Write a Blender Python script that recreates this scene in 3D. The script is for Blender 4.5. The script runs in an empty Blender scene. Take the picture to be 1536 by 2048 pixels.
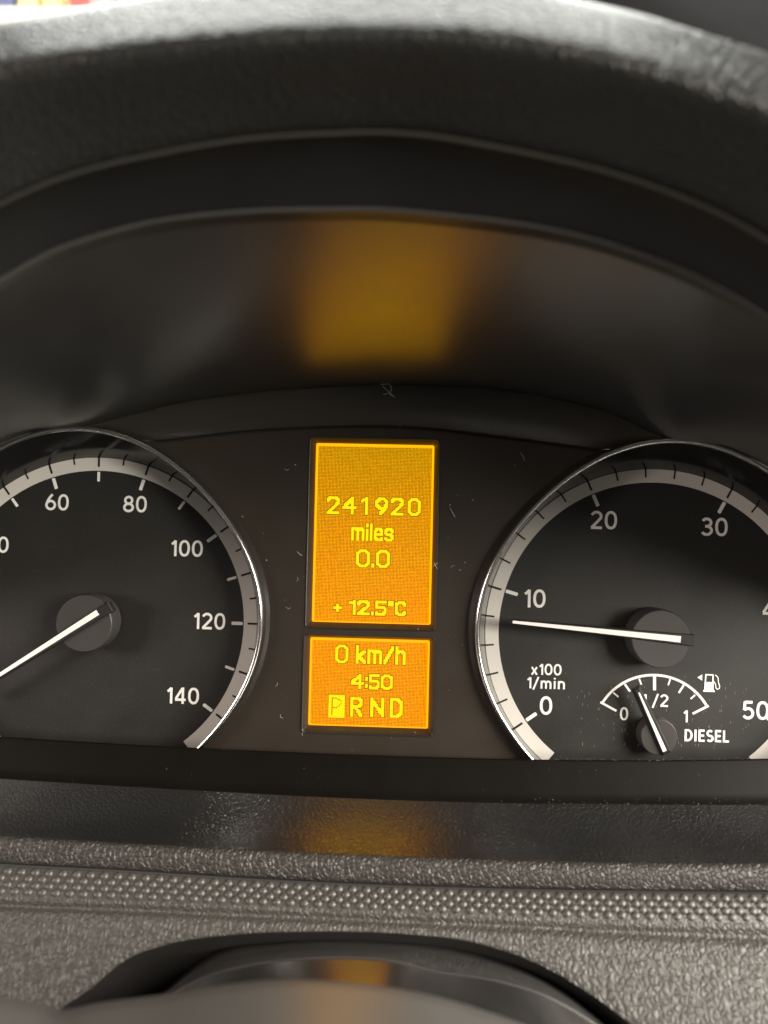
import bpy, bmesh, math, random
import numpy as np
from mathutils import Vector, Matrix

random.seed(7)
scn = bpy.context.scene
col = scn.collection
MM = 0.001

# ------------------------------------------------------------------ camera
# dash frame in millimetres: X right, Y up along the dial face, Z toward the driver (dial faces at Z = 0)
CAM = np.array([8.81222018, 28.85446028, 212.55739418])
ROT = np.array([[0.9993804932363922, 0.023201634426280197, -0.026463444570469816],
                [-0.022640380627199315, 0.999516431678411, 0.021314689064396],
                [0.026945183310577357, -0.02070234201257419, 0.9994225183232333]])
FPX = 1477.6035


def W(p):
    """dash millimetres -> Blender metres"""
    return Vector((p[0] * MM, -p[2] * MM, p[1] * MM))


cam_data = bpy.data.cameras.new("camera")
cam = bpy.data.objects.new("camera", cam_data)
col.objects.link(cam)
r_, u_, b_ = [W(v).normalized() for v in ROT]
cam.matrix_world = Matrix(((r_.x, u_.x, b_.x, CAM[0] * MM), (r_.y, u_.y, b_.y, -CAM[2] * MM),
                           (r_.z, u_.z, b_.z, CAM[1] * MM), (0, 0, 0, 1)))
cam_data.sensor_fit = 'VERTICAL'
cam_data.sensor_height = 36.0
cam_data.sensor_width = 27.0
cam_data.lens = FPX / 2048 * 36.0
cam_data.clip_start = 0.01
cam_data.clip_end = 50
cam_data.dof.use_dof = True
cam_data.dof.focus_distance = 0.207
cam_data.dof.aperture_fstop = 8.8
scn.camera = cam

# ------------------------------------------------------------------ world, lamps, exposure
scn.view_settings.view_transform = 'Standard'
scn.view_settings.look = 'None'
scn.view_settings.exposure = 0
scn.view_settings.gamma = 1
scn.cycles.use_denoising = True
scn.cycles.max_bounces = 8
world = bpy.data.worlds.new("World")
scn.world = world
world.use_nodes = True
bg = world.node_tree.nodes["Background"]
bg.inputs[0].default_value = (1.0, 0.94, 0.85, 1)
bg.inputs[1].default_value = 0.09


def area(name, loc, target, sx, sy, power, color):
    d = bpy.data.lights.new(name, 'AREA')
    d.shape = 'RECTANGLE'
    d.size, d.size_y = sx * MM, sy * MM
    d.energy = power
    d.color = color
    o = bpy.data.objects.new(name, d)
    col.objects.link(o)
    o.location = W(loc)
    o.rotation_euler = (W(target) - W(loc)).to_track_quat('-Z', 'Y').to_euler()
    return o


area("windscreen_light", (-40, 640, -230), (0, 90, 60), 620, 480, 14.5, (0.99, 1.0, 0.95))
area("driver_window_light", (550, 165, 360), (40, -20, 20), 480, 340, 14.5, (1.0, 0.94, 0.84))
area("passenger_window_light", (-700, 130, 400), (-30, 0, 20), 380, 240, 4.8, (1.0, 0.86, 0.78))


# ------------------------------------------------------------------ helpers
def at(px, py, z):
    d = np.array([(px - 768) / FPX, -(py - 1024) / FPX, -1.0]) @ ROT
    return CAM + d * ((z - CAM[2]) / d[2])


def spline(pts):
    """monotone-ish cubic through (x, y) points, linear beyond the ends"""
    x = np.array([p[0] for p in pts], float)
    y = np.array([p[1] for p in pts], float)
    m = np.gradient(y, x)

    def f(q):
        q = np.asarray(q, float)
        i = np.clip(np.searchsorted(x, q) - 1, 0, len(x) - 2)
        h = x[i + 1] - x[i]
        t = np.clip((q - x[i]) / h, 0, 1)
        r = ((2 * t ** 3 - 3 * t ** 2 + 1) * y[i] + (t ** 3 - 2 * t ** 2 + t) * h * m[i]
             + (-2 * t ** 3 + 3 * t ** 2) * y[i + 1] + (t ** 3 - t ** 2) * h * m[i + 1])
        r = np.where(q < x[0], y[0] + (q - x[0]) * m[0], r)
        return np.where(q > x[-1], y[-1] + (q - x[-1]) * m[-1], r)
    return f


def sample(pts, z, xs):
    f = spline(pts)
    zs = z if hasattr(z, '__len__') else [z] * len(xs)
    return np.array([at(x, float(f(x)), zz) for x, zz in zip(xs, zs)])


def link(name, me, mats, parent=None, smooth=True):
    if not isinstance(mats, (list, tuple)):
        mats = [mats]
    for m in mats:
        me.materials.append(m)
    if smooth:
        for p in me.polygons:
            p.use_smooth = True
    o = bpy.data.objects.new(name, me)
    col.objects.link(o)
    if parent is not None:
        o.parent = parent
    return o


def mesh(name, verts, faces, mats, parent=None, smooth=True, idx=None):
    me = bpy.data.meshes.new(name)
    me.from_pydata([W(v) for v in verts], [], faces)
    bm = bmesh.new()
    bm.from_mesh(me)
    if idx is None:
        bmesh.ops.recalc_face_normals(bm, faces=bm.faces)
    bm.to_mesh(me)
    bm.free()
    o = link(name, me, mats, parent, smooth)
    if idx:
        for p, i in zip(me.polygons, idx):
            p.material_index = i
    return o


def loft(name, rows, mats, parent=None, closed=False, rowmat=None, smooth=True, flip=False, thick=None):
    n = len(rows[0])
    verts = [v for r in rows for v in r]
    faces, idx = [], []
    for i in range(len(rows) - 1):
        for j in range(n if closed else n - 1):
            k = (j + 1) % n
            q = (i * n + j, i * n + k, (i + 1) * n + k, (i + 1) * n + j)
            faces.append(q[::-1] if flip else q)
            idx.append(rowmat[i] if rowmat else 0)
    o = mesh(name, verts, faces, mats, parent, smooth, idx)
    if thick:
        s = o.modifiers.new("shell", 'SOLIDIFY')
        s.thickness = thick * MM
        s.offset = -1
    return o


def thing(name, label, cat, loc=(0, 0, 0), group=None):
    o = bpy.data.objects.new(name, None)
    col.objects.link(o)
    o.empty_display_size = 0.01
    o['label'] = label
    o['category'] = cat
    if group:
        o['group'] = group
    return o


def poly_fill(name, outer, holes, z0, z1, mat, parent, smooth=False):
    """flat plate with holes, between heights z0 and z1"""
    cu = bpy.data.curves.new(name, 'CURVE')
    cu.dimensions = '2D'
    cu.fill_mode = 'BOTH'
    for lp in [outer] + list(holes):
        s = cu.splines.new('POLY')
        s.points.add(len(lp) - 1)
        for p, q in zip(s.points, lp):
            p.co = (q[0], q[1], 0, 1)
        s.use_cyclic_u = True
    cu.extrude = (z1 - z0) / 2
    o = bpy.data.objects.new("tmp", cu)
    col.objects.link(o)
    dg = bpy.context.evaluated_depsgraph_get()
    me = bpy.data.meshes.new_from_object(o.evaluated_get(dg))
    bpy.data.objects.remove(o)
    bpy.data.curves.remove(cu)
    zm = (z0 + z1) / 2
    for v in me.vertices:
        c = v.co.copy()
        v.co = W((c.x, c.y, c.z + zm))
    me.name = name
    return link(name, me, mat, parent, smooth)


def rrect(x0, y0, x1, y1, r, n=5):
    out = []
    for cx, cy, a in ((x1 - r, y1 - r, 0), (x0 + r, y1 - r, 90), (x0 + r, y0 + r, 180), (x1 - r, y0 + r, 270)):
        for k in range(n + 1):
            t = math.radians(a + 90 * k / n)
            out.append((cx + r * math.cos(t), cy + r * math.sin(t)))
    return out


def bar(name, p, q, w0, w1, z0, z1, mat, parent, rnd=0.0):
    """slim raised bar between two points of the dial plane; w0, w1 widths at its ends"""
    p, q = np.array(p[:2], float), np.array(q[:2], float)
    d = (q - p) / np.hypot(*(q - p))
    n = np.array([-d[1], d[0]])
    lp = []
    k = 5 if rnd else 1
    if rnd:
        for c, s, w in ((p, -1, w0), (q, 1, w1)):
            arc = []
            for i in range(k + 1):
                t = math.pi * (i / k - 0.5)
                arc.append(c + d * s * math.cos(t) * w * 0.5 * rnd + n * math.sin(t) * w * 0.5 * s)
            lp += arc
    else:
        lp = [p - n * w0 / 2, q - n * w1 / 2, q + n * w1 / 2, p + n * w0 / 2]
    m = len(lp)
    verts = [(v[0], v[1], z0) for v in lp] + [(v[0], v[1], z1) for v in lp]
    faces = [tuple(range(m, 2 * m)), tuple(range(m))[::-1]] + [(i, (i + 1) % m, m + (i + 1) % m, m + i) for i in range(m)]
    return mesh(name, verts, faces, mat, parent, smooth=False)


def arc(cx, cy, rx, ry, a0, a1, n=14, p=2.0):
    out = []
    for i in range(n + 1):
        t = math.radians(a0 + (a1 - a0) * i / n)
        c, si = math.cos(t), math.sin(t)
        out.append((cx + rx * math.copysign(abs(c) ** (2 / p), c), cy + ry * math.copysign(abs(si) ** (2 / p), si)))
    return out


# dial lettering: centre lines of strokes in a box of height 1 (stroke width added around them)
E_ = 0.07
GL = {
    '0': (0.64, [arc(0.32, 0.5, 0.25, 0.43, 90, 450, 32, 2.25)]),
    '1': (0.36, [[(0.27, 0.0), (0.27, 0.97)], [(0.05, 0.74), (0.14, 0.80), (0.27, 0.95)]]),
    '2': (0.62, [arc(0.31, 0.70, 0.24, 0.23, 165, -28, 14) + [(0.08, 0.09), (0.06, 0.07)], [(0.03, 0.07), (0.60, 0.07)]]),
    '3': (0.60, [arc(0.28, 0.725, 0.22, 0.205, 155, -90, 14), arc(0.28, 0.295, 0.25, 0.225, 90, -155, 16), [(0.20, 0.52), (0.29, 0.52)]]),
    '4': (0.66, [[(0.47, 0.0), (0.47, 1.0)], [(0.44, 0.95), (0.06, 0.30)], [(0.02, 0.25), (0.64, 0.25)]]),
    '5': (0.60, [[(0.52, 0.93), (0.13, 0.93)], [(0.14, 0.96), (0.10, 0.50)], arc(0.29, 0.33, 0.25, 0.26, 140, -150, 18)]),
    '6': (0.63, [arc(0.32, 0.32, 0.25, 0.25, 0, 360, 26), [(0.075, 0.36), (0.14, 0.58), (0.27, 0.80), (0.42, 0.98)]]),
    '8': (0.63, [arc(0.315, 0.725, 0.205, 0.205, 0, 360, 24), arc(0.315, 0.285, 0.25, 0.225, 0, 360, 26)]),
    'x': (0.52, [[(0.04, 0.0), (0.46, 0.68)], [(0.46, 0.0), (0.04, 0.68)]]),
    '/': (0.46, [[(0.02, -0.10), (0.42, 1.02)]]),
    'm': (0.88, [[(0.09, 0.0), (0.09, 0.70)], arc(0.265, 0.44, 0.175, 0.20, 180, 0, 10) + [(0.44, 0.0)], arc(0.615, 0.44, 0.175, 0.20, 180, 0, 10) + [(0.79, 0.0)]]),
    'i': (0.24, [[(0.12, 0.0), (0.12, 0.70)], [(0.12, 0.84), (0.12, 0.98)]]),
    'n': (0.58, [[(0.09, 0.0), (0.09, 0.70)], arc(0.29, 0.44, 0.20, 0.20, 180, 0, 10) + [(0.49, 0.0)]]),
    'D': (0.68, [[(0.10, 0.0), (0.10, 1.0)], [(0.10, 0.93), (0.26, 0.93)] + arc(0.26, 0.5, 0.33, 0.43, 90, -90, 18) + [(0.10, 0.07)]]),
    'I': (0.26, [[(0.13, 0.0), (0.13, 1.0)]]),
    'E': (0.56, [[(0.10, 0.0), (0.10, 1.0)], [(0.10, 0.93), (0.52, 0.93)], [(0.10, 0.51), (0.48, 0.51)], [(0.10, 0.07), (0.53, 0.07)]]),
    'S': (0.60, [arc(0.30, 0.715, 0.20, 0.215, 35, 262, 14) + arc(0.30, 0.285, 0.23, 0.215, 82, -145, 14)]),
    'L': (0.54, [[(0.10, 0.0), (0.10, 1.0)], [(0.10, 0.07), (0.52, 0.07)]]),
}


def text(name, st, cx, cy, h, z, mat, parent, sx=1.0, wt=0.135, space=0.07):
    """flat print in even strokes: height h mm, centred on (cx, cy)"""
    verts, faces = [], []
    total = sum(GL[c][0] for c in st) + space * (len(st) - 1)
    x0, k = -total / 2, 0
    for c in st:
        for ln in GL[c][1]:
            P = [np.array(((x0 + p[0]) * sx, p[1] - 0.5)) for p in ln]
            closed = np.hypot(*(P[0] - P[-1])) < 1e-6
            if closed:
                P = P[:-1]
            n = len(P)
            b = len(verts)
            for i in range(n):
                pv = P[i - 1] if (i or closed) else P[0]
                nx = P[(i + 1) % n] if (i < n - 1 or closed) else P[-1]
                d0, d1 = P[i] - pv, nx - P[i]
                l0, l1 = np.hypot(*d0), np.hypot(*d1)
                d0 = d0 / l0 if l0 > 1e-9 else d1 / l1
                d1 = d1 / l1 if l1 > 1e-9 else d0
                m = np.array([-(d0 + d1)[1], (d0 + d1)[0]])
                m /= max(np.hypot(*m), 1e-6)
                m *= wt / 2 / max(0.55, m @ np.array([-d0[1], d0[0]]))
                for q in (P[i] + m, P[i] - m):
                    verts.append((cx + q[0] * h, cy + q[1] * h, z + 0.002 * k))
            for i in range(n if closed else n - 1):
                j = (i + 1) % n
                faces.append((b + 2 * i, b + 2 * i + 1, b + 2 * j + 1, b + 2 * j))
            k += 1
        x0 += GL[c][0] + space
    return mesh(name, verts, faces, mat, parent, smooth=False)


# ------------------------------------------------------------------ materials
class NT:
    def __init__(self, name):
        self.m = bpy.data.materials.new(name)
        self.m.use_nodes = True
        self.t = self.m.node_tree
        self.b = self.t.nodes["Principled BSDF"]
        self.out = self.t.nodes["Material Output"]

    def n(self, typ, **kw):
        x = self.t.nodes.new(typ)
        for k, v in kw.items():
            if k.startswith('i_'):
                x.inputs[k[2:].replace('_', ' ')].default_value = v
            else:
                setattr(x, k, v)
        return x

    def l(self, a, b):
        self.t.links.new(a, b)

    def coord(self):
        return self.n('ShaderNodeTexCoord').outputs['Object']


def plastic(name, color, rough, bump=0.0, scale=1500, spec=0.5, mottled=0.0, speck=0.0, coat=0.0, ior=1.5):
    t = NT(name)
    b = t.b
    b.inputs['Base Color'].default_value = (*color, 1)
    b.inputs['Roughness'].default_value = rough
    b.inputs['Specular IOR Level'].default_value = spec
    b.inputs['IOR'].default_value = ior
    b.inputs['Coat Weight'].default_value = coat
    b.inputs['Coat Roughness'].default_value = 0.12
    c = t.coord()
    if mottled or speck:
        nz = t.n('ShaderNodeTexNoise', i_Scale=90.0, i_Detail=6.0)
        t.l(c, nz.inputs['Vector'])
        rp = t.n('ShaderNodeMapRange')
        rp.inputs['From Min'].default_value = 0.3
        rp.inputs['From Max'].default_value = 0.7
        rp.inputs['To Min'].default_value = rough - mottled
        rp.inputs['To Max'].default_value = rough + mottled
        t.l(nz.outputs['Fac'], rp.inputs['Value'])
        t.l(rp.outputs['Result'], b.inputs['Roughness'])
    if speck:
        vz = t.n('ShaderNodeTexNoise', i_Scale=2600.0, i_Detail=2.0)
        t.l(c, vz.inputs['Vector'])
        cr = t.n('ShaderNodeMapRange')
        cr.inputs['From Min'].default_value = 0.62
        cr.inputs['From Max'].default_value = 0.85
        cr.inputs['To Min'].default_value = 0.0
        cr.inputs['To Max'].default_value = speck
        t.l(vz.outputs['Fac'], cr.inputs['Value'])
        mx = t.n('ShaderNodeMix', data_type='RGBA')
        mx.inputs[6].default_value = (*color, 1)
        mx.inputs[7].default_value = (0.4, 0.38, 0.34, 1)
        t.l(cr.outputs['Result'], mx.inputs[0])
        t.l(mx.outputs[2], b.inputs['Base Color'])
    if bump:
        nz = t.n('ShaderNodeTexNoise', i_Scale=float(scale), i_Detail=3.0)
        t.l(c, nz.inputs['Vector'])
        bp = t.n('ShaderNodeBump')
        bp.inputs['Strength'].default_value = 1.0
        bp.inputs['Distance'].default_value = bump * MM
        t.l(nz.outputs['Fac'], bp.inputs['Height'])
        t.l(bp.outputs['Normal'], b.inputs['Normal'])
    return t.m


def leather(name, color, rough, cell, depth, spec=0.5, stretch=(1, 1, 1), fine=0.22, crease=0.11, ior=1.5, warp=0.8, rot=0):
    """grained vinyl: creased cells of `cell` mm, `depth` mm deep"""
    t = NT(name)
    b = t.b
    b.inputs['Base Color'].default_value = (*color, 1)
    b.inputs['Roughness'].default_value = rough
    b.inputs['Specular IOR Level'].default_value = spec
    b.inputs['IOR'].default_value = ior
    c = t.coord()
    mp = t.n('ShaderNodeMapping')
    mp.inputs['Scale'].default_value = stretch
    mp.inputs['Rotation'].default_value = (0, math.radians(rot), 0)
    t.l(c, mp.inputs['Vector'])
    wn = t.n('ShaderNodeTexNoise', i_Scale=600.0 / cell, i_Detail=3.0)
    t.l(mp.outputs['Vector'], wn.inputs['Vector'])
    sub = t.n('ShaderNodeVectorMath', operation='SUBTRACT')
    sub.inputs[1].default_value = (0.5, 0.5, 0.5)
    t.l(wn.outputs["Color"], sub.inputs[0])
    sc = t.n('ShaderNodeVectorMath', operation='SCALE')
    sc.inputs['Scale'].default_value = cell * MM * warp
    t.l(sub.outputs['Vector'], sc.inputs[0])
    ad = t.n('ShaderNodeVectorMath', operation='ADD')
    t.l(mp.outputs['Vector'], ad.inputs[0])
    t.l(sc.outputs['Vector'], ad.inputs[1])
    v = t.n('ShaderNodeTexVoronoi', feature='DISTANCE_TO_EDGE')
    v.inputs['Scale'].default_value = 1000.0 / cell
    t.l(ad.outputs['Vector'], v.inputs['Vector'])
    mr = t.n('ShaderNodeMapRange', interpolation_type='SMOOTHSTEP')
    mr.inputs['From Min'].default_value = 0.0
    mr.inputs['From Max'].default_value = crease * 2
    t.l(v.outputs['Distance'], mr.inputs['Value'])
    fn = t.n('ShaderNodeTexNoise', i_Scale=2200.0 / cell, i_Detail=4.0)
    t.l(c, fn.inputs['Vector'])
    ma = t.n('ShaderNodeMath', operation='MULTIPLY_ADD')
    ma.inputs[1].default_value = fine
    t.l(fn.outputs['Fac'], ma.inputs[0])
    t.l(mr.outputs['Result'], ma.inputs[2])
    bp = t.n('ShaderNodeBump')
    bp.inputs['Strength'].default_value = 1.0
    bp.inputs['Distance'].default_value = depth * MM
    t.l(ma.outputs['Value'], bp.inputs['Height'])
    t.l(bp.outputs['Normal'], b.inputs['Normal'])
    return t.m


def lit(name, color, strength):
    t = NT(name)
    b = t.b
    b.inputs['Base Color'].default_value = (0.004, 0.004, 0.002, 1)
    b.inputs['Roughness'].default_value = 0.5
    b.inputs['Specular IOR Level'].default_value = 0.15
    b.inputs['Emission Color'].default_value = (*color, 1)
    b.inputs['Emission Strength'].default_value = strength
    return t.m


def lcd_screen(name, pitch):
    """back-lit amber panel with its grid of cells"""
    t = NT(name)
    b = t.b
    b.inputs['Base Color'].default_value = (0.004, 0.003, 0.001, 1)
    b.inputs['Roughness'].default_value = 0.5
    b.inputs['Specular IOR Level'].default_value = 0.15
    c = t.coord()
    mp = t.n('ShaderNodeMapping')
    mp.inputs['Rotation'].default_value = (math.radians(-90), 0, 0)
    t.l(c, mp.inputs['Vector'])
    br = t.n('ShaderNodeTexBrick', offset=0.0, squash=1.0)
    br.inputs['Color1'].default_value = (2.1, 0.70, 0.001, 1)
    br.inputs['Color2'].default_value = (1.5, 0.48, 0.001, 1)
    br.inputs['Mortar'].default_value = (0.46, 0.15, 0.0004, 1)
    br.inputs['Scale'].default_value = 1.0
    br.inputs['Mortar Size'].default_value = pitch * MM * 0.20
    br.inputs['Mortar Smooth'].default_value = 0.3
    br.inputs['Brick Width'].default_value = pitch * MM
    br.inputs['Row Height'].default_value = pitch * MM
    t.l(mp.outputs['Vector'], br.inputs['Vector'])
    nz = t.n('ShaderNodeTexNoise', i_Scale=70.0, i_Detail=3.0)
    t.l(c, nz.inputs['Vector'])
    cr = t.n('ShaderNodeMix', data_type='RGBA')
    cr.inputs[6].default_value = (0.86, 1.0, 1.0, 1)
    cr.inputs[7].default_value = (1.08, 0.90, 1.0, 1)
    t.l(nz.outputs['Fac'], cr.inputs[0])
    mu = t.n('ShaderNodeMix', data_type='RGBA', blend_type='MULTIPLY')
    mu.inputs[0].default_value = 1.0
    t.l(br.outputs['Color'], mu.inputs[6])
    t.l(cr.outputs[2], mu.inputs[7])
    sx = t.n('ShaderNodeSeparateXYZ')
    t.l(c, sx.inputs[0])
    mr = t.n('ShaderNodeMapRange')
    mr.inputs['From Min'].default_value = 0.004
    mr.inputs['From Max'].default_value = 0.050
    t.l(sx.outputs['Z'], mr.inputs['Value'])
    dr = t.n('ShaderNodeMix', data_type='RGBA')
    dr.inputs[6].default_value = (1.0, 1.0, 1.0, 1)
    dr.inputs[7].default_value = (0.60, 0.88, 1.0, 1)
    t.l(mr.outputs['Result'], dr.inputs[0])
    m2 = t.n('ShaderNodeMix', data_type='RGBA', blend_type='MULTIPLY')
    m2.inputs[0].default_value = 1.0
    t.l(mu.outputs[2], m2.inputs[6])
    t.l(dr.outputs[2], m2.inputs[7])
    t.l(m2.outputs[2], b.inputs['Emission Color'])
    b.inputs['Emission Strength'].default_value = 1.0
    return t.m


M_face = plastic("cluster_plate", (0.027, 0.0205, 0.0145), 0.42, bump=0.006, scale=3000, mottled=0.05)
M_strip = plastic("cluster_strip", (0.028, 0.024, 0.019), 0.45, mottled=0.05)
M_ceil = plastic("surround_black", (0.006, 0.006, 0.006), 0.32, spec=0.5, mottled=0.02, ior=3.2)
M_dial = plastic("dial_black", (0.019, 0.0178, 0.0155), 0.48, bump=0.004, scale=4000, speck=0.25, mottled=0.05)
M_wall = plastic("dial_wall_gloss", (0.012, 0.012, 0.012), 0.16)
M_white = plastic("print_white", (0.88, 0.86, 0.82), 0.5)
M_band = plastic("band_silver", (0.75, 0.71, 0.65), 0.42, speck=0.3, mottled=0.05)
M_band.node_tree.nodes['Principled BSDF'].inputs['Metallic'].default_value = 0.15
M_tick = plastic("print_black", (0.012, 0.012, 0.012), 0.5)
M_hub = plastic("hub_plastic", (0.048, 0.044, 0.041), 0.38, bump=0.004, scale=4000, mottled=0.05)
M_carrier = plastic("needle_carrier", (0.022, 0.021, 0.020), 0.35)
M_frame = plastic("display_frame", (0.022, 0.019, 0.015), 0.30)
M_gloss = plastic("sill_black", (0.005, 0.0042, 0.0032), 0.42, spec=0.1, mottled=0.05, speck=0.01)
M_shelf = leather("shelf_vinyl", (0.005, 0.005, 0.0055), 0.30, 1.3, 0.05, ior=2.8)
M_lip = leather("lip_vinyl", (0.038, 0.034, 0.030), 0.42, 1.2, 0.21, spec=0.6)
M_dash = leather("dash_vinyl", (0.062, 0.058, 0.051), 0.44, 1.5, 0.18, spec=0.6, fine=0.55, crease=0.14, warp=1.7, rot=35, stretch=(1.2, 1, 0.9))
M_dimple = leather("dimple_vinyl", (0.062, 0.058, 0.051), 0.36, 0.8, 0.03, spec=0.7)
M_hood = leather("hood_vinyl", (0.012, 0.012, 0.011), 0.42, 1.4, 0.09, spec=0.5)
M_trim = plastic("hood_trim", (0.009, 0.009, 0.009), 0.5, spec=0.3, mottled=0.05)
M_edge = plastic("hood_edge", (0.048, 0.046, 0.044), 0.34)
M_seam = plastic("seam_grey", (0.040, 0.039, 0.036), 0.3)
M_reveal = plastic("opening_rubber", (0.012, 0.010, 0.009), 0.7)
M_shroud = leather("shroud_grain", (0.045, 0.043, 0.040), 0.48, 0.7, 0.20, fine=0.6)
M_facet = plastic("shroud_smooth", (0.020, 0.019, 0.018), 0.22, spec=0.5, ior=3.0, mottled=0.04)
M_pad = plastic("wheel_pad", (0.11, 0.105, 0.097), 0.38, spec=0.5, ior=2.6, bump=0.01, scale=900, mottled=0.05)
M_dust = plastic("dust_grey", (0.5, 0.46, 0.38), 0.8)
M_pillar = plastic("pillar_trim", (0.012, 0.012, 0.013), 0.8, speck=0.10, spec=0.15)
tc = NT("chrome")
tc.b.inputs['Metallic'].default_value = 1.0
tc.b.inputs['Base Color'].default_value = (0.80, 0.79, 0.77, 1)
tc.b.inputs['Roughness'].default_value = 0.17
M_chrome = tc.m
tl = NT("clear_lens")
tr_ = tl.n('ShaderNodeBsdfTransparent')
tr_.inputs['Color'].default_value = (0.97, 0.97, 0.97, 1)
tl.l(tr_.outputs[0], tl.out.inputs['Surface'])
tl.t.nodes.remove(tl.b)
M_lens = tl.m
M_text = lit("lcd_lit", (1.4, 0.93, 0.003), 1.0)
M_textedge = lit("lcd_glyph_edge", (0.26, 0.13, 0.001), 1.0)
M_margin = lit("lcd_margin", (1.7, 0.60, 0.003), 1.0)
M_screen = lcd_screen("lcd_screen", 0.395)

XS = np.linspace(-420, 1980, 121)
FZ = 9.0       # height of the cluster's face plate above the dials

# ------------------------------------------------------------------ curves of the place (seen in the photograph, put at their own depth)
cA = [(-260, 1090), (-120, 970), (0, 887), (60, 866), (124, 858), (180, 850), (250, 833), (350, 808), (480, 789), (640, 774), (770, 770), (1000, 780), (1150, 806), (1250, 838), (1290, 858), (1340, 879), (1369, 884), (1441, 893), (1501, 916), (1560, 948), (1800, 1140)]
cB = [(110, 862), (150, 861), (204, 866), (250, 880), (290, 888), (330, 885), (480, 868), (620, 860), (800, 858), (1000, 878), (1150, 898), (1205, 905), (1250, 902), (1281, 897), (1330, 889), (1369, 886), (1410, 890)]
cC = [(-260, 720), (0, 557), (90, 505), (200, 466), (280, 445), (400, 427), (500, 419), (650, 415), (768, 416), (908, 428), (1003, 439), (1128, 460), (1218, 483), (1318, 518), (1418, 562), (1536, 632), (1800, 830)]
cD = [(-260, 540), (0, 405), (100, 361), (200, 330), (300, 308), (400, 289), (500, 275), (650, 265), (768, 262), (868, 270), (968, 287), (1093, 312), (1218, 342), (1343, 384), (1443, 427), (1536, 478), (1800, 660)]
cE = [(-260, 215), (0, 135), (200, 105), (400, 83), (600, 68), (768, 65), (1000, 78), (1200, 112), (1400, 165), (1536, 208), (1800, 320)]
cK = [(-260, 110), (0, 46), (130, 22), (250, -2), (450, -30), (768, -46), (1000, -32), (1170, 2), (1290, 30), (1400, 64), (1536, 106), (1800, 205)]
cF = [(-260, 1455), (0, 1473), (400, 1496), (768, 1511), (1075, 1519), (1536, 1517), (1800, 1508)]
cG = [(-260, 1538), (0, 1557), (400, 1581), (768, 1599), (1000, 1606), (1200, 1608), (1536, 1610), (1800, 1606)]
cH = [(-260, 1652), (0, 1670), (200, 1683), (500, 1699), (768, 1711), (1100, 1722), (1536, 1726), (1800, 1724)]
cI = [(-260, 1712), (0, 1728), (250, 1741), (500, 1757), (768, 1770), (1000, 1777), (1536, 1784), (1800, 1785)]
cJ = [(-260, 1778), (0, 1792), (300, 1803), (500, 1811), (768, 1822), (1000, 1831), (1300, 1842), (1536, 1846), (1800, 1848)]
cL = [(-260, 1796), (0, 1809), (300, 1820), (500, 1829), (768, 1840), (1000, 1850), (1300, 1864), (1536, 1872), (1800, 1878)]

# ================================================================== INSTRUMENT CLUSTER
cluster = thing("instrument_cluster", "dark instrument cluster with two round dials and two lit amber screens between them", "instrument cluster")

# ---- displays
UP = [at(633.9, 886, 6), at(868.6, 891.2, 6), at(622.7, 1243.2, 6), at(860.8, 1249.2, 6)]
LO = [at(622.1, 1274.8, 6), at(859.4, 1280.9, 6), at(615.4, 1449.2, 6), at(855.6, 1457.6, 6)]


def box_of(c):
    return ((c[0][0] + c[2][0]) / 2, (c[2][1] + c[3][1]) / 2, (c[1][0] + c[3][0]) / 2, (c[0][1] + c[1][1]) / 2)


ux0, uy0, ux1, uy1 = box_of(UP)
lx0, ly0, lx1, ly1 = box_of(LO)
UFR = rrect(ux0 - 1.55, uy0 - 1.5, ux1 + 1.45, uy1 + 1.5, 1.2)
LFR = rrect(lx0 - 1.55, ly0 - 1.5, lx1 + 1.45, ly1 + 1.5, 1.2)


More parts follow.
